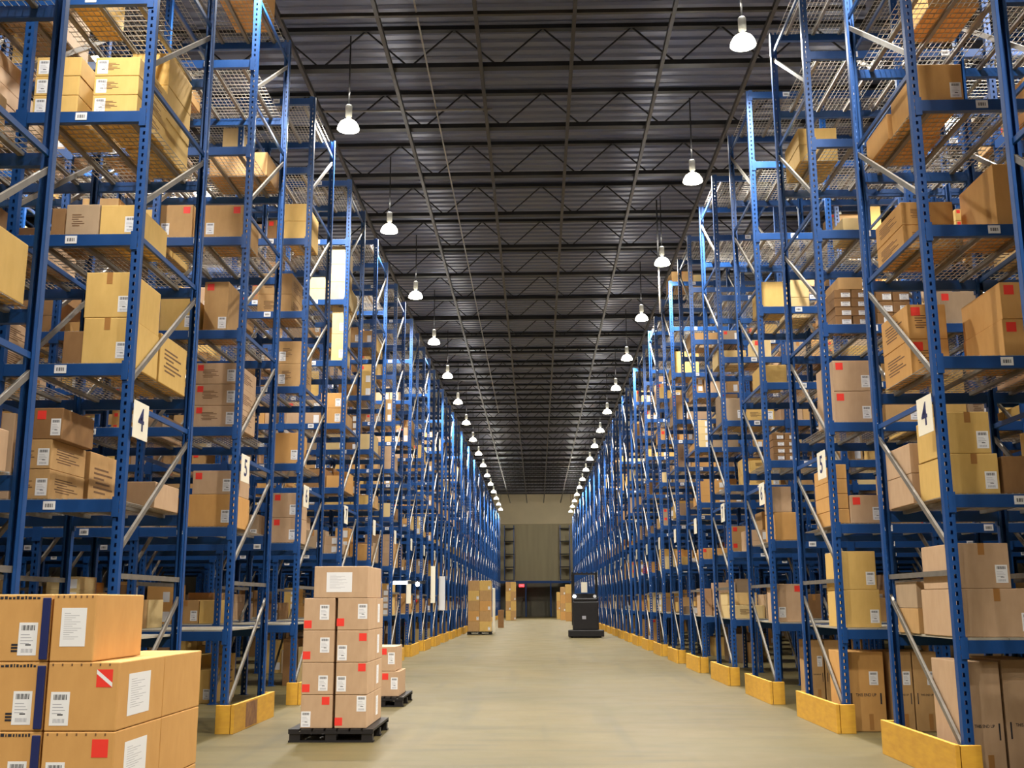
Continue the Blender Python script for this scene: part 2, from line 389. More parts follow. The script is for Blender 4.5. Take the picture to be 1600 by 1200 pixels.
for a in [
    (L_, 0, 5, 50, 120, 89, .05, .9, 'y', 'l', 3), (L_, 0, 5, 143, 213, 89, .05, .8, 'y', 'lP', 3), (L_, 0, 5, 196, 256, 56, .95, .75, 'y', '', 3),
    (L_, 0, 4, 101, 153, 319, .05, .6, 'g', 'P', 1), (L_, 0, 4, 155, 214, 320, .05, .8, 'y', 'L', 1), (L_, 0, 4, 78, 99, 325, .2, .6, 'b', '', 1),
    (L_, 0, 3, 131, 205, 425, .02, .75, 'y', 'LT', 2), (L_, 0, 3, 190, 257, 520, .9, .8, 'y', 'P', 1), (L_, 0, 3, 96, 127, 517, .1, .6, 'b', '', 1),
    (L_, 0, 2, 16, 75, 686, .02, .75, 't', 'LP', 2), (L_, 0, 2, 42, 88, 637, .02, .7, 'b', 'LR', 1, 686), (L_, 0, 2, 74, 136, 705, .87, .72, 't', 'P', 1),
    (L_, 0, 2, 200, 257, 752, 1.0, .7, 'p', '', 1), (L_, 0, 2, -14, 7, 645, .05, .7, 'p', 'L', 1),
    (L_, 1, 2, 294, 366, 772, .02, .8, 'o', 'L', 1), (L_, 1, 2, 300, 364, 735, .02, .75, 'p', 'LR', 1, 768),
    (L_, 1, 3, 301, 368, 567, .02, .9, 'p', 'RLP', 3), (L_, 1, 4, 248, 303, 465, .05, .7, 'y', 'L', 1), (L_, 1, 4, 316, 354, 440, .3, .6, 't', 'RL', 1),
    (L_, 1, 5, 245, 296, 320, .05, .6, 't', 'lR', 1), (L_, 1, 5, 318, 378, 320, .05, .8, 't', 'lR', 1), (L_, 1, 7, 262, 318, 122, 1.0, .6, 't', '', 1),
    (L_, 1, 6, 330, 420, 238, 1.0, .7, 't', '', 1), (L_, 1, 8, 342, 404, -62, .6, .9, 'o', '', 1),
    (L_, 2, 2, 425, 465, 770, .02, .7, 'p', 'LR', 2), (L_, 2, 3, 428, 466, 676, .02, .6, 'o', 'L', 1), (L_, 2, 4, 434, 473, 533, .02, .7, 't', 'lP', 2),
    (L_, 2, 5, 402, 455, 427, .3, .8, 't', 'P', 2), (L_, 2, 6, 450, 486, 318, .06, .9, 'y', '', 2), (L_, 2, 7, 345, 372, 200, .4, .5, 'w', '', 1),
    (L_, 3, 5, 520, 540, 480, .05, .7, 'w', 'L', 2), (L_, 3, 6, 516, 543, 385, .05, .7, 'w', 'L', 3), (L_, 3, 6, 480, 513, 430, .2, .7, 'w', '', 2),
    (R_, 0, 6, 1450, 1530, -70, .5, .7, 'o', '', 1), (R_, 0, 5, 1438, 1507, 100, .02, .8, 'o', 'L', 1), (R_, 0, 5, 1388, 1470, 177, .9, .7, 'o', '', 1),
    (R_, 0, 4, 1405, 1487, 315, .7, .8, 'o', 'PT', 2), (R_, 0, 4, 1560, 1640, 255, .05, .8, 'o', '', 1),
    (R_, 0, 3, 1425, 1486, 475, .85, .8, 'o', 'PR', 2), (R_, 0, 3, 1571, 1650, 440, .05, .9, 'o', 'R', 2),
    (R_, 0, 2, 1489, 1564, 708, .02, .8, 'y', 'LT', 1), (R_, 0, 2, 1487, 1556, 643, .02, .75, 'y', 'LT', 1, 708), (R_, 0, 2, 1570, 1640, 712, .1, .7, 'b', '', 1),
    (R_, 0, 2, 1397, 1462, 692, 1.0, .75, 'p', 'T', 2),
    (R_, 0, 1, 1502, 1625, 919, .03, .9, 'p', 'LT', 1), (R_, 0, 1, 1499, 1586, 848, .03, .8, 'p', 'LT', 1, 919), (R_, 0, 1, 1424, 1443, 950, 1.1, .6, 't', 'L', 1),
    (R_, 0, 1, 1451, 1470, 950, 1.1, .6, 't', 'L', 1), (R_, 0, 1, 1424, 1443, 908, 1.1, .6, 'g', '', 1, 950), (R_, 0, 1, 1451, 1470, 908, 1.1, .6, 'g', '', 1, 950),
    (R_, 0, 0, 1514, 1575, 1033, .15, .7, 'p', 'E', 1), (R_, 0, 0, 1580, 1645, 1030, .2, .7, 'p', 'LE', 1),
    (R_, 1, 0, 1325, 1386, 1018, .12, .7, 'o', 'HE', 1), (R_, 1, 0, 1398, 1432, 1018, .12, .7, 't', 'HE', 1), (R_, 1, 0, 1434, 1472, 1018, .12, .7, 't', 'HE', 1),
    (R_, 1, 1, 1322, 1378, 921, .02, .75, 'y', 'L', 1), (R_, 1, 1, 1320, 1375, 861, .02, .7, 'y', 'L', 1, 921),
    (R_, 1, 2, 1330, 1381, 773, .02, .7, 'p', 'LR', 1), (R_, 1, 2, 1310, 1328, 725, .10, 1.0, 'o', '', 4), (R_, 1, 2, 1397, 1440, 735, .3, .6, 't', '', 1),
    (R_, 1, 3, 1306, 1366, 563, .02, .8, 'p', 'RL', 2), (R_, 1, 3, 1385, 1440, 630, .02, .6, 't', 'L', 1),
    (R_, 1, 4, 1306, 1332, 452, .02, .6, 'b', 'LB', 4), (R_, 1, 4, 1333, 1360, 452, .02, .6, 'b', 'LB', 4), (R_, 1, 4, 1372, 1397, 452, .02, .6, 'b', 'LB', 3),
    (R_, 1, 4, 1398, 1424, 452, .02, .6, 'b', 'LB', 3), (R_, 1, 4, 1314, 1352, 433, .02, .6, 't', '', 1, 452), (R_, 1, 4, 1470, 1532, 455, .02, .6, 'g', 'LR', 1),
    (R_, 1, 5, 1318, 1348, 340, .3, .5, 'w', '', 1), (R_, 1, 6, 1248, 1308, 200, .75, .8, 'y', '', 2),
    (R_, 2, 0, 1268, 1291, 1000, .1, .6, 't', 'HE', 1), (R_, 2, 0, 1293, 1317, 1000, .1, .6, 't', 'HE', 1), (R_, 2, 1, 1216, 1257, 912, .02, .7, 'p', 'lR', 1),
    (R_, 2, 2, 1212, 1250, 800, .02, .7, 'o', '', 1), (R_, 2, 2, 1210, 1240, 760, .02, .6, 'p', '', 1, 800),
    (R_, 2, 3, 1209, 1227, 676, .02, .6, 'b', 'LB', 4), (R_, 2, 3, 1228, 1246, 676, .02, .6, 'b', 'LB', 4), (R_, 2, 4, 1172, 1212, 570, .3, .7, 'y', '', 1),
    (R_, 2, 5, 1190, 1232, 440, .25, .7, 'y', '', 1),
]: shelf(*a)
# nearest left rack: cartons seen at its far end
for lev, x0, x1, h, c in ((3, -4.42, -3.78, .46, 'y'), (2, -4.5, -3.8, .3, 'p'), (4, -4.6, -4.05, .4, 't')):
    carton(x0, x1, row_y(-1)+1.0, row_y(-1)+1.7, deck_z(lev), deck_z(lev)+h, c, 'S', (-1, -1, lev), None, 5)
# everything else on the shelves
PAL = 'yyttooppgbw'
PFILL = {0: .25, 1: .8, 2: .85, 3: .85, 4: .8, 5: .78, 6: .62, 7: .38, 8: .05}
curated = {c['w'] for c in CARTONS}
for s in (-1, 1):
    for k in range(-1, ROWS):
        for j in range(2 if k < 0 else NB):
            for lev in range(0, NL+1):
                if (s, k, lev) in curated and j == 0 and rnd.random() < (.95 if k <= 1 else .6): continue
                if (s, k, lev, j) == (1, 8, 2, 0): continue
                if rnd.random() > PFILL[lev]+(.15 if k > 2 and 0 < lev < 7 else 0): continue
                if lev == 0 and k < 1 and s < 0: continue
                if lev == NL and j in (2, 3): continue
                if s < 0 and k <= 2 and lev == 1 and j == 0: continue
                if s > 0 and 0 <= k <= 3 and lev >= 6 and j < 2: continue
                x = .05; maxh = (1.02 if lev else .95)
                used = in_row(s, k, lev) if k <= 3 else []
                while x < BAY-.3:
                    w = rnd.choice((.28, .32, .36, .42, .5, .58, .66)); w = min(w, BAY-.05-x)
                    if w < .2: break
                    if rnd.random() < (.16 if k < 3 else .08): x += w; continue
                    col = rnd.choice(PAL); y = .08+rnd.uniform(0, .12)
                    for rank in range(2):
                        dep = rnd.uniform(.5, .8)
                        if y+dep > Q-.08: break
                        if rnd.random() < .8:
                            h = rnd.choice((.16, .2, .24, .3, .36, .44)); n = max(1, int(rnd.uniform(.15, .85)*maxh/h))
                            if lev == 0: h = rnd.choice((.5, .7, .85)); n = 1
                            f = ('L' if rnd.random() < .55 else '')+('R' if rnd.random() < .16 else '')+('T' if rnd.random() < .3 else '')+('P' if rnd.random() < .2 else '')
                            xa, xb = sorted((xin(s)+s*(BAY*j+x+.006), xin(s)+s*(BAY*j+x+w-.008)))
                            for i in range(n):
                                jx = rnd.uniform(-.008, .008) if n > 1 else 0
                                c = dict(x0=xa+jx*.5, x1=xb+jx*.5, y0=row_y(k)+y, y1=row_y(k)+y+dep, z0=deck_z(lev)+i*h, z1=deck_z(lev)+(i+1)*h-.002)
                                if any(hit(c, u) for u in used): break
                                carton(c['x0'], c['x1'], c['y0'], c['y1'], c['z0'], c['z1'], col, f, (s, k, lev))
                        y += dep+.03
                        if rnd.random() < .4: col = rnd.choice(PAL)
                    x += w
# rank the cartons by how large they show
def show(c):
    xs, ys = [], []
    cx = (c['x0']+c['x1'])/2
    for z in (c['z0'], c['z1']):
        for x in (c['x0'], c['x1']):
            for y in (c['y0'], c['y1']):
                if y < 1: return 0
                p = proj((x, y, z)); xs.append(min(max(p[0], 0), 1600)); ys.append(min(max(p[1], 0), 1200))
    a = (max(xs)-min(xs))*(max(ys)-min(ys))
    if c['w']:
        s, k, lev = c['w']; deep = (abs(cx)-3.6)/BAY
        a *= .45**max(0, deep-.5)
        if c['y0']-row_y(k) > .5: a *= .5
    return a
# ------------------------------------------------------------------ carton builder
LBL = MB(); LBL.box(-.5, .5, -.02, 0, 0, 1, M['white'])
for i in range(11): LBL.box(-.36+i*.066, -.36+i*.066+(.045 if i % 3 else .028), -.024, -.02, .76, .92, M['ink'])
for i in range(4): LBL.box(-.38, .1+.1*(i % 3), -.024, -.02, .62-i*.09, .64-i*.09, M['greyink'])
LBL.box(-.1, .2, -.024, -.02, .30, .34, M['ink'])
for i in range(9): LBL.box(-.3+i*.07, -.3+i*.07+.035, -.024, -.02, .08, .2, M['greyink'])
LBL = LBL.mesh('shipping_label')
STK = MB().box(-.5, .5, -.02, 0, 0, 1, M['red']).mesh('red_sticker')
TPE = MB().box(-.5, .5, -.02, 0, 0, 1, M['tape']).mesh('packing_tape')
PRN = MB()
for i, (a, b) in enumerate(((0, .7), (0, .9), (0, .5), (.1, .8), (0, .95), (.05, .6))): PRN.box(a-.5, b-.5, -.02, 0, .9-i*.17, .97-i*.17, M['brownprint'])
PRN = PRN.mesh('printed_lines')
PAGE = MB(); PAGE.box(-.5, .5, -.02, 0, 0, 1, M['white'])
for i in range(13): PAGE.box(-.38, -.38+.25+.5*((i*37) % 10)/10, -.024, -.02, .85-i*.055, .86-i*.055, M['greyink'])
PAGE = PAGE.mesh('document_page')
ENDUP = text_mesh('THIS END UP', .1, M['ink'])
def body(c, holes=False):
    w, d, h = c['x1']-c['x0'], c['y1']-c['y0'], c['z1']-c['z0']; m = M['k'+c['col']]
    s = MB(); s.box(-w/2, w/2, 0, d, 0, h, m)
    me = s.mesh('carton', bevel=min(.006, .1*min(w, d, h)))
    # the flap seam along the top and the print marks along the edges
    q = MB(); q.box(-w/2+.004, w/2-.004, d/2-.002, d/2+.002, h-.001, h+.0008, M['brownprint'])
    bm = bmesh.new(); bm.from_mesh(me); mi = len(me.materials); me.materials.append(M['brownprint'])
    t = bpy.data.meshes.new('t'); t.from_pydata(q.v, [], q.f)
    n0 = len(bm.faces); bm.from_mesh(t); bm.faces.ensure_lookup_table()
    for f in bm.faces[n0:]: f.material_index = mi
    bm.to_mesh(me); bm.free(); bpy.data.meshes.remove(t)
    return me, w, d, h
def on_front(o, nm, me, x, z, w, h, side=0):
    """a flat part on the front (side 0) or on the +1 / -1 side face; x runs along that face"""
    e = obj(nm, me, o, scale=(w, .05, h))
    if side == 0: e.location = (x, -.0002, z)
    else: e.location = (side*(o['w']/2+.0002), x, z); e.rotation_euler = (0, 0, side*R(90))
    return e
def build(c):
    me, w, d, h = body(c)
    o = obj('carton', me, None, ((c['x0']+c['x1'])/2, c['y0'], c['z0']), (0, 0, c['rot']))
    o['w'] = w; f = c['f']; ais = 0
    if c['w']: ais = -c['w'][0]
    lw, lh = min(.105, .34*w), min(.155, .72*h)
    if 'B' in f: lw, lh = .55*w, .5*h
    if 'L' in f: on_front(o, 'shipping_label', LBL, w/2-lw/2-.05*w, .12*h, lw, lh)
    if 'l' in f: on_front(o, 'shipping_label', LBL, -w/2+lw/2+.05*w, .12*h, lw, lh)
    if 'H' in f: on_front(o, 'shipping_label', LBL, .22*w, .58*h, lw, lh)
    if 'S' in f and ais: on_front(o, 'shipping_label', LBL, d*.3, .4*h, lw, lh, ais)
    if 'R' in f:
        q = min(.09, .28*h); on_front(o, 'red_sticker', STK, -w/2+q*.9 if 'l' not in f else w/2-q*.9, h-q*1.3, q, q)
    if 'r' in f: q = .1; on_front(o, 'red_sticker', STK, -w/2+q*.8, .06*h, q, q)
    if 'T' in f: on_front(o, 'packing_tape', TPE, 0, .74*h, min(.055, .2*w), .26*h)
    if 'P' in f:
        on_front(o, 'printed_lines', PRN, -.12*w, .3*h, .4*w, .4*h)
        if ais: on_front(o, 'printed_lines', PRN, d*.5, .25*h, .7*d, .5*h, ais)
    if 'E' in f:
        pm = MB(); pm.box(-.40*w, -.36*w, -.001, 0, .34*h, .48*h, M['ink']); pm.box(.36*w, .40*w, -.001, 0, .34*h, .48*h, M['ink'])
        e = obj('printed_mark', pm.mesh('printed_mark'), o, (0, -.0003, 0))
        t = obj('printed_words', ENDUP, o, (0, -.0008, .455*h), (R(90), 0, 0), (.9*w, 1.1*w, .5)); on_front(o, 'packing_tape', TPE, .1*w, .02*h, .05, .2*h)
    del o['w']
    return o
ranked = sorted(CARTONS, key=lambda c: -(show(c)+1e6*(c['prio'] > 0)))
NFLOOR = 58
indiv, rest = ranked[:300-NFLOOR], ranked[300-NFLOOR:]
# names for each individual carton
def tier(c):
    st = sorted([u for u in in_row(*c['w']) if abs(u['y0']-c['y0']) < .05 and u['x0'] < c['x1']-.05 and u['x1'] > c['x0']+.05], key=lambda u: u['z0'])
    return ('' if len(st) == 1 else 'bottom ' if st[0] is c else 'top ' if st[-1] is c else 'middle ' if len(st) == 3 else ORD[1+[id(u) for u in st].index(id(c))]+'-tier '), len(st)
seen = {}
pending = []
for c in indiv:
    o = build(c); s, k, lev = c['w']; t, nst = tier(c)
    cols = []
    for u in sorted(in_row(s, k, lev), key=lambda u: (u['y0']-row_y(k) > .5, abs(u['x0']))):
        key = (u['y0']-row_y(k) > .5, round(abs(u['x0']+u['x1'])/2, 1))
        if key not in cols: cols.append(key)
    me_ = (c['y0']-row_y(k) > .5, round(abs(c['x0']+c['x1'])/2, 1))
    sub = sorted({q[1] for q in cols if q[0] == me_[0]}); pos = sub.index(me_[1])+1
    mk = 'red-stickered ' if 'R' in c['f'] else 'labelled ' if any(q in c['f'] for q in 'LlHS') else ''
    place = ('on floor' if lev == 0 else ORD[lev]+' shelf')
    lab = '%s%s%s carton, %s from aisle%s, %s, %s' % (t, mk, KN[c['col']], ORD[pos] if pos < 31 else 'far', ' at back' if me_[0] else '', place, rack_desc(s, k))
    if lab in seen:
        lab2 = lab.replace('carton', 'flat carton' if c['z1']-c['z0'] < .25 else 'tall carton', 1); lab = lab2
    if lab in seen:
        n_ = seen[lab] = seen[lab]+1; lab = lab.replace('carton', 'carton %s up' % ORD[n_], 1)
    seen[lab] = 1
    tag(o, lab, 'box', 'cartons on the rack shelves')
# the remaining cartons, too many to tell apart
M['kmany'] = noisy('cardboard_mixed', (.5, .3, .12), (.55, .34, .14), 9, .72, spec=.3)
nt = M['kmany'].node_tree; va = nt.nodes.new('ShaderNodeVertexColor'); va.layer_name = 'Col'
nt.links.new(va.outputs['Color'], nt.nodes['Principled BSDF'].inputs['Base Color'])
mm = MB(); cl = []
for c in rest:
    mm.box(c['x0'], c['x1'], c['y0'], c['y1'], c['z0'], c['z1'], M['kmany'])
    a, b = KR[c['col']]; t = rnd.random(); col = tuple(p+(q-p)*t for p, q in zip(a, b)); cl += [col]*6
    w, h = c['x1']-c['x0'], c['z1']-c['z0']
    if 'L' in c['f']:
        lw, lh = min(.105, .34*w), min(.155, .7*h); mm.box(c['x1']-lw-.03, c['x1']-.03, c['y0']-.003, c['y0'], c['z0']+.1*h, c['z0']+.1*h+lh, M['white']); cl += [(.8, .8, .8)]*6
    if 'R' in c['f']:
        q = min(.09, .3*h); mm.box(c['x0']+.03, c['x0']+.03+q, c['y0']-.003, c['y0'], c['z1']-1.3*q, c['z1']-.3*q, M['red']); cl += [(.8, .8, .8)]*6
mme = mm.mesh('cartons'); ca = mme.color_attributes.new('Col', 'FLOAT_COLOR', 'CORNER')
buf = []
for p, c in zip(mme.polygons, cl): buf += [c[0], c[1], c[2], 1.0]*p.loop_total
ca.data.foreach_set('color', buf)
st = tag(obj('stored_cartons', mme), 'hundreds of small brown cartons filling the far rack shelves', 'boxes'); st['kind'] = 'stuff'

# ------------------------------------------------------------------ floor stacks
floor_n = 0
def fbox(x0, x1, y0, y1, z0, z1, col, f, label, group):
    global floor_n
    c = dict(x0=x0, x1=x1, y0=y0, y1=y1, z0=z0, z1=z1, col=col, f=f, w=None, rot=0); o = build(c); o['w'] = x1-x0
    tag(o, label, 'box', group); floor_n += 1; return o
def pallet(x0, x1, y0, y1, label, mat='black'):
    s = MB(); m = M[mat]; cx, cy = (x0+x1)/2, (y0+y1)/2; w, d = x1-x0, y1-y0
    for i in range(7): s.box(-w/2+i*(w+.02)/7, -w/2+i*(w+.02)/7+w/7-.02, -d/2, d/2, .115, .14, m)
    s.box(-w/2, w/2, -d/2, -d/2+.03, .09, .1149, m); s.box(-w/2, w/2, d/2-.03, d/2, .09, .1149, m)
    o = tag(obj('pallet', s.mesh('pallet'), None, (cx, cy, 0)), label, 'pallet')
    for yy in (-d/2+.06, 0, d/2-.06):
        b = MB(); b.box(-w/2, w/2, yy-.05, yy+.05, 0, .02, m)
        for xx in (-w/2+.07, 0, w/2-.07): b.box(xx-.06, xx+.06, yy-.05, yy+.05, .02, .0899, m)
        obj('runner', b.mesh('runner'), o)
    return o
# big stack at the lower left, four layers on a pallet
Y0 = 5.78; hL = .352; zb = .145
pallet(-3.12, -2.16, Y0-.02, Y0+1.46, 'black pallet under the large near carton stack')
xr = at(183, 1100, Y0).x; xm = at(69, 1100, Y0).x; xl = xm-.42
words = ['bottom', 'second', 'third', 'top']
for l in range(4):
    z0 = zb+l*hL; z1 = z0+hL-.003
    a = xm+.008; b = xr if l < 3 else at(148, 985, Y0).x
    for q in range(2):
        if l == 3 and q == 1: continue
        d = .70
        o = fbox(a, b, Y0+q*(d+.005), Y0+q*(d+.005)+d, z0, z1, 'o', '', ('large tan carton with page, %s layer, right column of near left stack' if q == 0 else 'large tan carton at rear of %s layer, near left stack') % words[l], 'cartons of the near left stack')
        w = b-a
        if q == 0:
            e = on_front(o, 'document_page', PAGE, .31, .17*hL, .33, .22, 1) if l < 3 else on_front(o, 'document_page', PAGE, 0, .22*hL, .135, .2)
            if l < 3:
                on_front(o, 'shipping_label', LBL, -w/2+.075, .08*hL, .10, .17)
                e = on_front(o, 'red_sticker', STK, w/2-.075, .63*hL, .085, .09); 
                if l == 2:
                    p = MB(); p.quad((-.5, -.024, .75), (-.5, -.024, 1), (.5, -.024, .25), (.5, -.024, 0), M['white']); obj('white_stripe', p.mesh('white_stripe'), e)
            pm = MB()
            for i in range(7): pm.box(-w/2+.02+i*w/7.5, -w/2+.028+i*w/7.5, -.001, 0, hL-.022, hL-.010, M['brownprint'])
            obj('edge_staples', pm.mesh('edge_staples'), o, (0, -.0003, 0))
    o = fbox(xl, xm-.006, Y0+.01, Y0+.71, z0, z1, 'o', '', 'large tan carton with navy strip, %s layer, left column of near stack' % words[l], 'cartons of the near left stack')
    w = xm-.006-xl
    on_front(o, 'shipping_label', LBL, w/2-.115, .09*hL, .10, .17)
    nv = MB().box(w/2-.045, w/2-.002, -.012, 0, .03*hL, .94*hL, M['navy']); obj('navy_strip', nv.mesh('navy_strip', bevel=.003), o)
    pm = MB(); pr = random.Random(l)
    xx = -w/2+.02
    while xx < w/2-.06:
        ww = pr.uniform(.006, .02); pm.box(xx, xx+ww, -.001, 0, hL-.028, hL-.012-pr.uniform(0, .006), M['ink']); xx += ww+.007
    for i in range(3): pm.box(w/2-.20, w/2-.165, -.001, 0, .05+i*.016, .06+i*.016, M['ink'])
    obj('printed_marks', pm.mesh('printed_marks'), o, (0, -.0003, 0))
# pallet stack left of the aisle middle
Yp = 12.25
xa, xb = at(450, 1150, Yp).x, at(583, 1150, Yp).x
pallet(xa, xb, Yp, Yp+1.25, 'black pallet under the labelled carton stack left of the aisle')
c0, c1, c2, c3 = [at(v, 1100, Yp+.06).x for v in (470, 519.5, 523.5, 573)]
zz = [at(520, v, Yp+.06).z for v in (1137, 1085.5, 1035, 984.5, 934, 885)]
zz = [.143]+zz[1:]
lay = ['bottom', 'second', 'third', 'fourth']
fr = [('', 'T'), ('', ''), ('', ''), ('', '')]
for l in range(4):
    h = zz[l+1]-zz[l]
    for cidx, (x0, x1) in enumerate(((c0, c1), (c2, c3))):
        for q in range(2):
            if cidx == 0 and q: continue
            o = fbox(x0, x1, Yp+.06+q*.57, Yp+.06+q*.57+.56, zz[l], zz[l+1]-.004, 'p', '',
                     ('red-stickered carton, %s layer, %s column of the aisle pallet stack' % (lay[l], 'left' if cidx == 0 else 'right')) if q == 0 else 'carton at rear right of %s layer on the aisle pallet' % lay[l], 'cartons on the aisle pallet')
            if q: on_front(o, 'document_strip', PAGE, .2, .2*h, .16, .6*h, 1); continue
            w = x1-x0
            LX = ((-.33, .04), (.18, .12), (.2, .3), (.16, .32))[l] if cidx == 0 else ((.33, .5), (-.32, .1), (-.32, .06), (.3, .34))[l]
            RX = ((.28, .7), (-.36, .08), (-.37, .1), (-.36, .06))[l] if cidx == 0 else ((-.38, .08), (.32, .72), (.33, .66), (-.4, .12))[l]
            on_front(o, 'shipping_label', LBL, LX[0]*w, LX[1]*h, .105, .165); on_front(o, 'red_sticker', STK, RX[0]*w, RX[1]*h, .085, .085)
xt0, xt1 = at(491, 910, Yp+.06).x, at(575, 910, Yp+.06).x
o = fbox(xt0, xt1, Yp+.06, Yp+1.1, zz[4], zz[5], 'p', '', 'wide carton with white page on top of the aisle pallet stack', 'cartons on the aisle pallet')
on_front(o, 'document_page', PAGE, -.02, .18*(zz[5]-zz[4]), .29, .22)
# second pallet behind it
Ys = 16.3
pallet(at(560, 1100, Ys).x, at(630, 1100, Ys).x, Ys, Ys+1.2, 'black pallet half hidden behind the aisle pallet stack')
for l in range(2):
    x0, x1 = at(562, 1080, Ys+.1).x, at(623 if l == 0 else 617, 1080, Ys+.1).x
    xm2 = (x0+x1)/2
    for q, (p0, p1) in enumerate(((x0, xm2-.004), (xm2+.004, x1))):
        o = fbox(p0, p1, Ys+.1, Ys+.9, .143+l*.36, .143+l*.36+.355, 'p', 'R', '%s pinkish carton, %s half of the small stack behind aisle pallet' % (('lower', 'upper')[l], ('left', 'right')[q]), 'cartons on the hidden pallet')
        on_front(o, 'shipping_label', LBL, .26*(p1-p0), .1, .1, .17)
# stacks far down the aisle
def stack(px0, px1, ptop, Y, cols, rows, dep, col, desc, group, base=.0):
    x0, x1 = at(px0, 950, Y).x, at(px1, 950, Y).x; top = at((px0+px1)/2, ptop, Y).z; w = (x1-x0)/cols; h = (top-base)/rows
    for r in range(rows):
        for i in range(cols):
            fbox(x0+i*w+.005, x0+(i+1)*w-.005, Y, Y+dep, base+r*h, base+(r+1)*h-.005, col[(r*3+i) % len(col)], 'L' if (r+i) % 2 else '',
                 desc % (ORD[rows-r], (('left', 'right')[i]+' ') if cols == 2 else ''), group)
pallet(at(730, 980, 52).x, at(768, 980, 52).x, 51.95, 53.2, 'low dark pallet under the tall far left carton stack')
stack(731, 767, 907, 52.02, 2, 5, 1.1, 'tyto', 'carton %s from top, %scolumn of the tall far left stack', 'cartons of the tall far stack', .143)
stack(778, 787, 953, 66, 1, 1, .5, 'b', 'low brown carton on floor beyond the far left stack%.0s%.0s', 'far floor cartons')
stack(790, 806, 909, 92, 2, 4, 1.2, 'yt', 'carton %s from top, %scolumn of the farthest left stack', 'cartons of the farthest stack')
stack(884, 897, 913, 88, 1, 4, 1.2, 'oy', 'orange carton %s from top, %snearest of the far right stacks', 'cartons of the far right stacks')
stack(876, 883.5, 917, 93, 1, 4, 1.2, 'ot', 'orange carton %s from top, %smiddle of the far right stacks', 'cartons of the far right stacks')
stack(870, 875.5, 925, 98, 1, 3, 1.2, 'yo', 'yellow carton %s from top, %sinnermost of the far right stacks', 'cartons of the far right stacks')
# yellow upright board beside the far left stack
yb_ = MB().box(0, .12, 0, .5, 0, 2.2, M['cream']); tag(obj('upright_board', yb_.mesh('upright_board', bevel=.01), None, (at(769.5, 960, 55).x, 55, 0)), 'pale yellow upright board right of the tall far left stack', 'board')
# pale upright panels hung on the left rack ends
for px, y0, y1, Y, wd, mat, lb in ((697, 902, 953, 43.6, .24, 'white', 'tall white panel standing on the left rack ends far along'), (682, 886, 942, 39.2, .16, 'cream', 'tall cream panel just left of the tall white panel'),
                               (646, 908, 943, 32.2, .13, 'cream', 'short cream panel nearer than the tall cream panel')):
    p0, p1 = at(px, y1, Y), at(px, y0, Y)
    s = MB(); s.box(-wd/2, wd/2, -.02, .02, 0, p1.z-p0.z, M[mat])
    k = max(kk for kk in range(ROWS) if row_y(kk)-1 < Y)
    s.box(-.02, .02, .02, .05, .05, .15, M['galv'])
    tag(obj('hanging_panel', s.mesh('hanging_panel'), None, (-XL+.05, row_y(k)-.1, p0.z)), lb, 'panel')

# ------------------------------------------------------------------ order picker truck
Yt = 47.0; tx = at(916, 990, Yt).x
t = thing('order_picker_truck', 'dark order picker truck parked on the right of the aisle', 'forklift', (tx, Yt, 0))
s = MB(); s.box(-.76, .76, -.1, .35, .05, .33, M['black']); s.box(-.70, .70, .35, 1.6, .05, .28, M['black']); obj('chassis', s.mesh('chassis', bevel=.03), t)
s = MB(); s.box(-.55, .55, 0, .62, .33, 1.52, M['black']); s.box(-.50, .50, .05, .55, 1.52, 1.66, M['black']); obj('motor_body', s.mesh('motor_body', bevel=.04), t)
s = MB().box(-.16, 0, -.008, -.001, .78, .92, M['greyink']); obj('rating_plate', s.mesh('rating_plate'), t)
for x in (-.5, .5): obj('mast_rail', MB().box(x-.05, x+.05, .64, .8, .28, 2.75, M['darksteel']).mesh('mast_rail'), t)
s = MB(); s.box(-.55, .55, .7, 1.5, 2.68, 2.74, M['black'])
for i in range(6): s.box(-.55+i*.21, -.5+i*.21, .7, 1.5, 2.741, 2.78, M['black'])
obj('overhead_guard', s.mesh('overhead_guard'), t)
for x in (-.53, .53): obj('guard_post', MB().box(x-.03, x+.03, 1.4, 1.46, .5, 2.68, M['black']).mesh('guard_post'), t)
s = MB(); s.box(-.5, .5, .82, 1.46, .3, .5, M['darksteel']); obj('operator_platform', s.mesh('operator_platform'), t)
s = MB(); s.box(-.45, .45, .62, .9, 1.66, 1.86, M['darksteel']); obj('control_console', s.mesh('control_console', bevel=.02), t)
s = MB().box(-.16, .10, .58, .60, 1.9, 2.35, M['cream']); obj('clip_board', s.mesh('clip_board'), t)
for x in (-.46, .42): obj('head_lamp', MB().lathe([(.0, -.03), (.07, -.03), (.07, .03), (0, .03)], M['headlight'] if x < 0 else M['white'], 12).mesh('head_lamp'), t, (x, .56, 1.74), (R(90), 0, 0))
for x in (-.6, .6):
    for y in (.1, 1.4): obj('wheel', MB().lathe([(0, -.05), (.10, -.05), (.11, 0), (.10, .05), (0, .05)], M['black'], 16).mesh('wheel'), t, (x, y, .11), (0, R(90), 0))
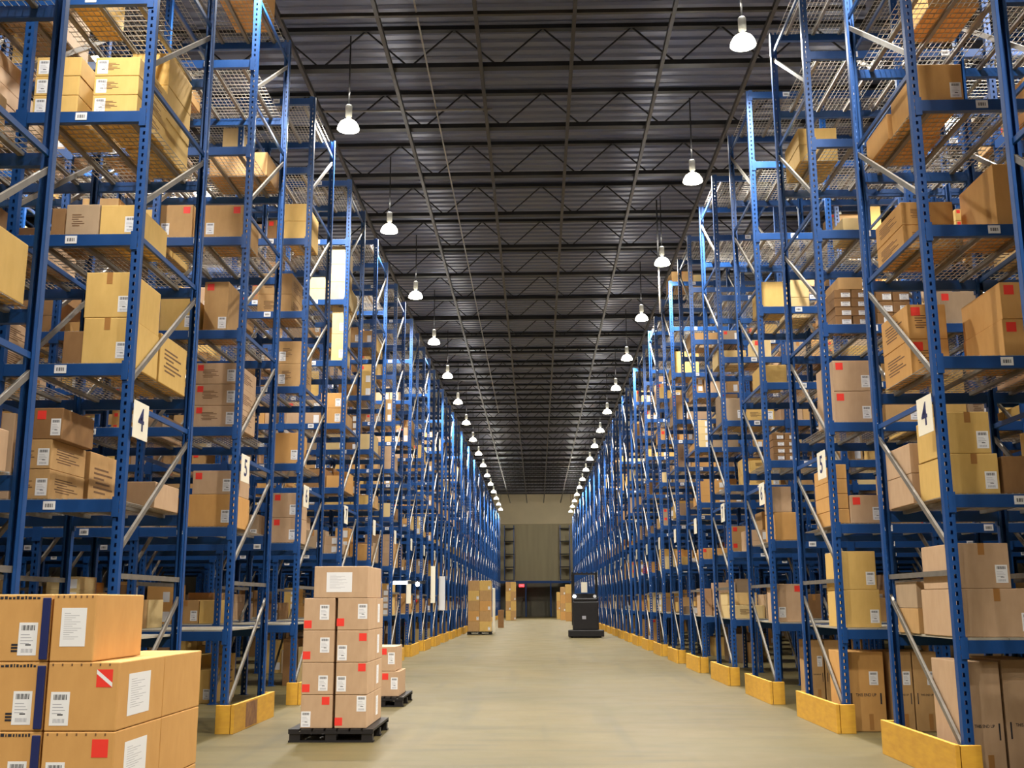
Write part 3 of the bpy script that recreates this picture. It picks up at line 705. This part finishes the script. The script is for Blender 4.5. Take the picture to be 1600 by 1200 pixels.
# glowing bar and bulb added to give the bright glints at a left rack end
Yh = row_y(5)-.08; hp = at(626, 911, Yh)
wl = thing('glint_bar', 'small bright work lamp fixed to a left rack end behind the aisle pallet stack', 'lamp', tuple(hp))
obj('glint_mount', MB().box(-.2, .62, .02, .06, -.02, .05, M['darksteel']).mesh('glint_mount'), wl)
obj('bracket', MB().box(-.03, .03, .05, .13, -.02, .05, M['darksteel']).mesh('bracket'), wl)
obj('glint_tube', MB().box(-.19, .17, -.015, .02, -.035, .045, M['headlight']).mesh('glint_tube', bevel=.01), wl)
obj('lamp_bulb', MB().lathe([(0, -.06), (.04, -.045), (.055, 0), (.04, .045), (0, .06)], M['headlight'], 12).mesh('lamp_bulb', True), wl, (.43, -.02, -.03))
# red bundle on a right hand shelf
yy = row_y(9); q = at(1017, 879, yy)
s = MB(); s.lathe([(0, 0), (.26, .0), (.33, .08), (.3, .30), (.16, .42), (0, .43)], M['red'], 14)
yy = row_y(8)+.5; tag(obj('wrapped_bundle', s.mesh('wrapped_bundle', True), None, (at(1018, 885, yy).x, yy, deck_z(2))), 'red wrapped bundle on a shelf of the far right racks', 'bundle')

# end of the hall: low cross rack and exit sign
er = thing('end_rack', 'low blue rack beam structure across the far end wall', 'rack', (0, WALL_D-2.2, 0))
for x in (-3.2, -1.2, 1.4, 3.4): obj('upright_post', MB().box(x-.06, x+.06, 0, .1, 0, 3.7, M['blue']).mesh('upright_post'), er)
for z in (3.55,): obj('beam', MB().box(-4, 4, -.02, .08, z-.12, z+.12, M['blue']).mesh('beam'), er)
obj('shelf_board', MB().box(-4, 4, .0, 1.2, 3.68, 3.72, M['board']).mesh('shelf_board'), er)
for x in (-3.2, -1.2, 1.4, 3.4): obj('upright_post', MB().box(x-.06, x+.06, 1.2, 1.3, 0, 3.7, M['blue']).mesh('upright_post'), er)
ex = at(815, 915, WALL_D-2.3)
e = tag(obj('exit_sign', MB().box(-.27, .27, 0, .06, -.14, .14, M['exit']).mesh('exit_sign'), None, (ex.x, WALL_D-2.3, ex.z)), 'small glowing red exit sign at the far end of the aisle', 'sign')
obj('letters', text_mesh('EXIT', .2, M['white']), e, (0, -.004, 0), (R(90), 0, 0))
for s in (-1, 1):   # narrow shelving flanking the end wall
    er2 = thing('end_shelving', 'dark narrow shelving at the %s of the far end wall' % ('left' if s < 0 else 'right'), 'rack', (s*2.95, WALL_D-1.4, 0))
    for x in (-.5, .5): obj('upright_post', MB().box(x-.05, x+.05, 0, .1, 3.75, 9.5, M['blue']).mesh('upright_post'), er2)
    for i in range(5): obj('shelf', MB().box(-.55, .55, 0, 1.0, 3.74+i*1.35, 3.82+i*1.35, M['darksteel']).mesh('shelf'), er2)

# ------------------------------------------------------------------ high bay lamps
ZL = 10.27
hm = MB(); hm.lathe([(0, .36), (.055, .36), (.065, .34), (.065, .14), (.04, .11), (.04, .06), (0, .06)], M['lampmetal'], 18)
lm = dict(h=hm.mesh('ballast_housing', True))
rf = MB(); rf.lathe([(.04, .07), (.09, .055), (.15, .01), (.19, -.06), (.205, -.12), (.20, -.122), (.183, -.06), (.143, 0), (.085, .045), (.04, .06)], M['lampglow'], 24)
lm['r'] = rf.mesh('reflector', True)
lm['b'] = MB().lathe([(0, .05), (.04, .04), (.07, .0), (.07, -.05), (.05, -.09), (0, -.1)], M['lensglow'], 16).mesh('lamp_bulb', True)
lm['s'] = MB().box(-.012, .012, -.012, .012, .36, ZJ-ZL-.05, M['darksteel']).mesh('hanging_rod')
ld = bpy.data.lights.new('bay_light', 'SPOT'); ld.energy = 2600; ld.color = (1, .95, .86); ld.spot_size = R(150); ld.spot_blend = 1.0; ld.shadow_soft_size = .16
ldn = ld.copy(); ldn.spot_size = R(108); ldn.energy = 3300
ldw = bpy.data.lights.new('wall_fill', 'POINT'); ldw.energy = 850; ldw.color = ld.color; ldw.shadow_soft_size = .16  # all-round light at the last lamps, added to brighten the far wall
lu = bpy.data.lights.new('uplight_fill', 'POINT'); lu.energy = 30; lu.color = (1, .95, .86); lu.shadow_soft_size = .12  # added light floating above each housing, with no fixture of its own
proto = thing('high_bay_lamp', '', 'lamp', (0, 0, ZL), 'high bay lamps')
obj('ballast_housing', lm['h'], proto); obj('reflector', lm['r'], proto); obj('lamp_bulb', lm['b'], proto); obj('hanging_rod', lm['s'], proto)
def lamp(x, y, label, src=[None]):
    global proto
    o = proto if src[0] is None else copy_tree(proto); src[0] = 1
    o.location = (x, y, ZL); o['label'] = label
    l = obj('bay_light', ld if y < 34 else ldn if y < 101 else ldw, None, (x, y, ZL-.14)); u = obj('uplight_fill', lu, None, (x, y, ZL+.62))
    return o
SL = 5.636
for i in range(-3, 17):  # the last few lamps of each row are added to light the far wall
    wd = 'over the near floor behind view, ' if i < 0 else ''
    lamp(3.334, 15.694+SL*i, ('lit high bay lamp, %s from camera in the right aisle row' % ORD[i+1]) if i >= 0 else 'lit high bay lamp above the frame, %s back in right row' % ORD[-i])
    if -6 < 18.576+SL*(i-1) < WALL_D-4:
        lamp(-3.456, 18.576+SL*(i-1), ('lit high bay lamp, %s from camera in the left aisle row' % ORD[i]) if i >= 1 else 'lit high bay lamp above the frame, %s back in left row' % ORD[1-i])
for s, y0 in ((-1, 16.1-SL), (1, 24.1-2*SL)):
    for i in range(0, 17):
        lamp(s*7.15, y0+SL*i, 'lit high bay lamp behind the %s racks, %s of the outer row' % ('left' if s < 0 else 'right', ORD[i+1]))

# pipes under the roof
for nm, x0, x1, y, z, r, lb in (('sprinkler_pipe', -5.4, 6, None, 12.0, .035, 'thin pale pipe crossing under the roof at the top edge'), ('conduit', -4.6, -.9, None, 12.0, .018, 'thin conduit crossing from second left lamp to the roof middle')):
    py, px = (22, 700) if nm == 'sprinkler_pipe' else (172, 680)
    e = (fwd*FPX+rgt*(px-800)+upv*(600-py)); tt = (z-CH)/e.z; y = e.y*tt
    s = MB(); s.bar((x0, y, z), (x1, y, z), 2*r, 2*r, M['galv'] if r < .03 else M['pipe'], (0, 1, 0))
    o = tag(obj(nm, s.mesh(nm)), lb, 'pipe')
s = MB(); s.bar((-2.12, 16, 12.036), (-2.12, 60, 12.036), .03, .03, M['galv']); tag(obj('conduit', s.mesh('conduit')), 'thin grey conduit running along the roof left of centre', 'pipe')

yv = 15.694+2*SL; s = MB(); s.bar((3.27, yv+.3, 8.9), (3.27, yv+.3, ZJ-.05), .035, .035, M['darksteel']); s.bar((3.27, yv+.3, 8.92), (3.27, yv+.3, 9.9), .04, .04, M['pipe'])
tag(obj('conduit', s.mesh('conduit')), 'thin vertical conduit hanging from the roof beside the third right lamp', 'pipe')
for o in scene.objects:
    if 'w' in o: del o['w']

# ------------------------------------------------------------------ picture settings
w = bpy.data.worlds.new('world'); scene.world = w; w.use_nodes = True
w.node_tree.nodes['Background'].inputs[0].default_value = (.02, .02, .025, 1)
scene.view_settings.view_transform = 'Standard'; scene.view_settings.look = 'None'; scene.view_settings.gamma = 1
scene.view_settings.exposure = .2
scene.view_settings.use_curve_mapping = False
print('cartons', len(CARTONS), 'floor', floor_n, 'objects', len(scene.objects))
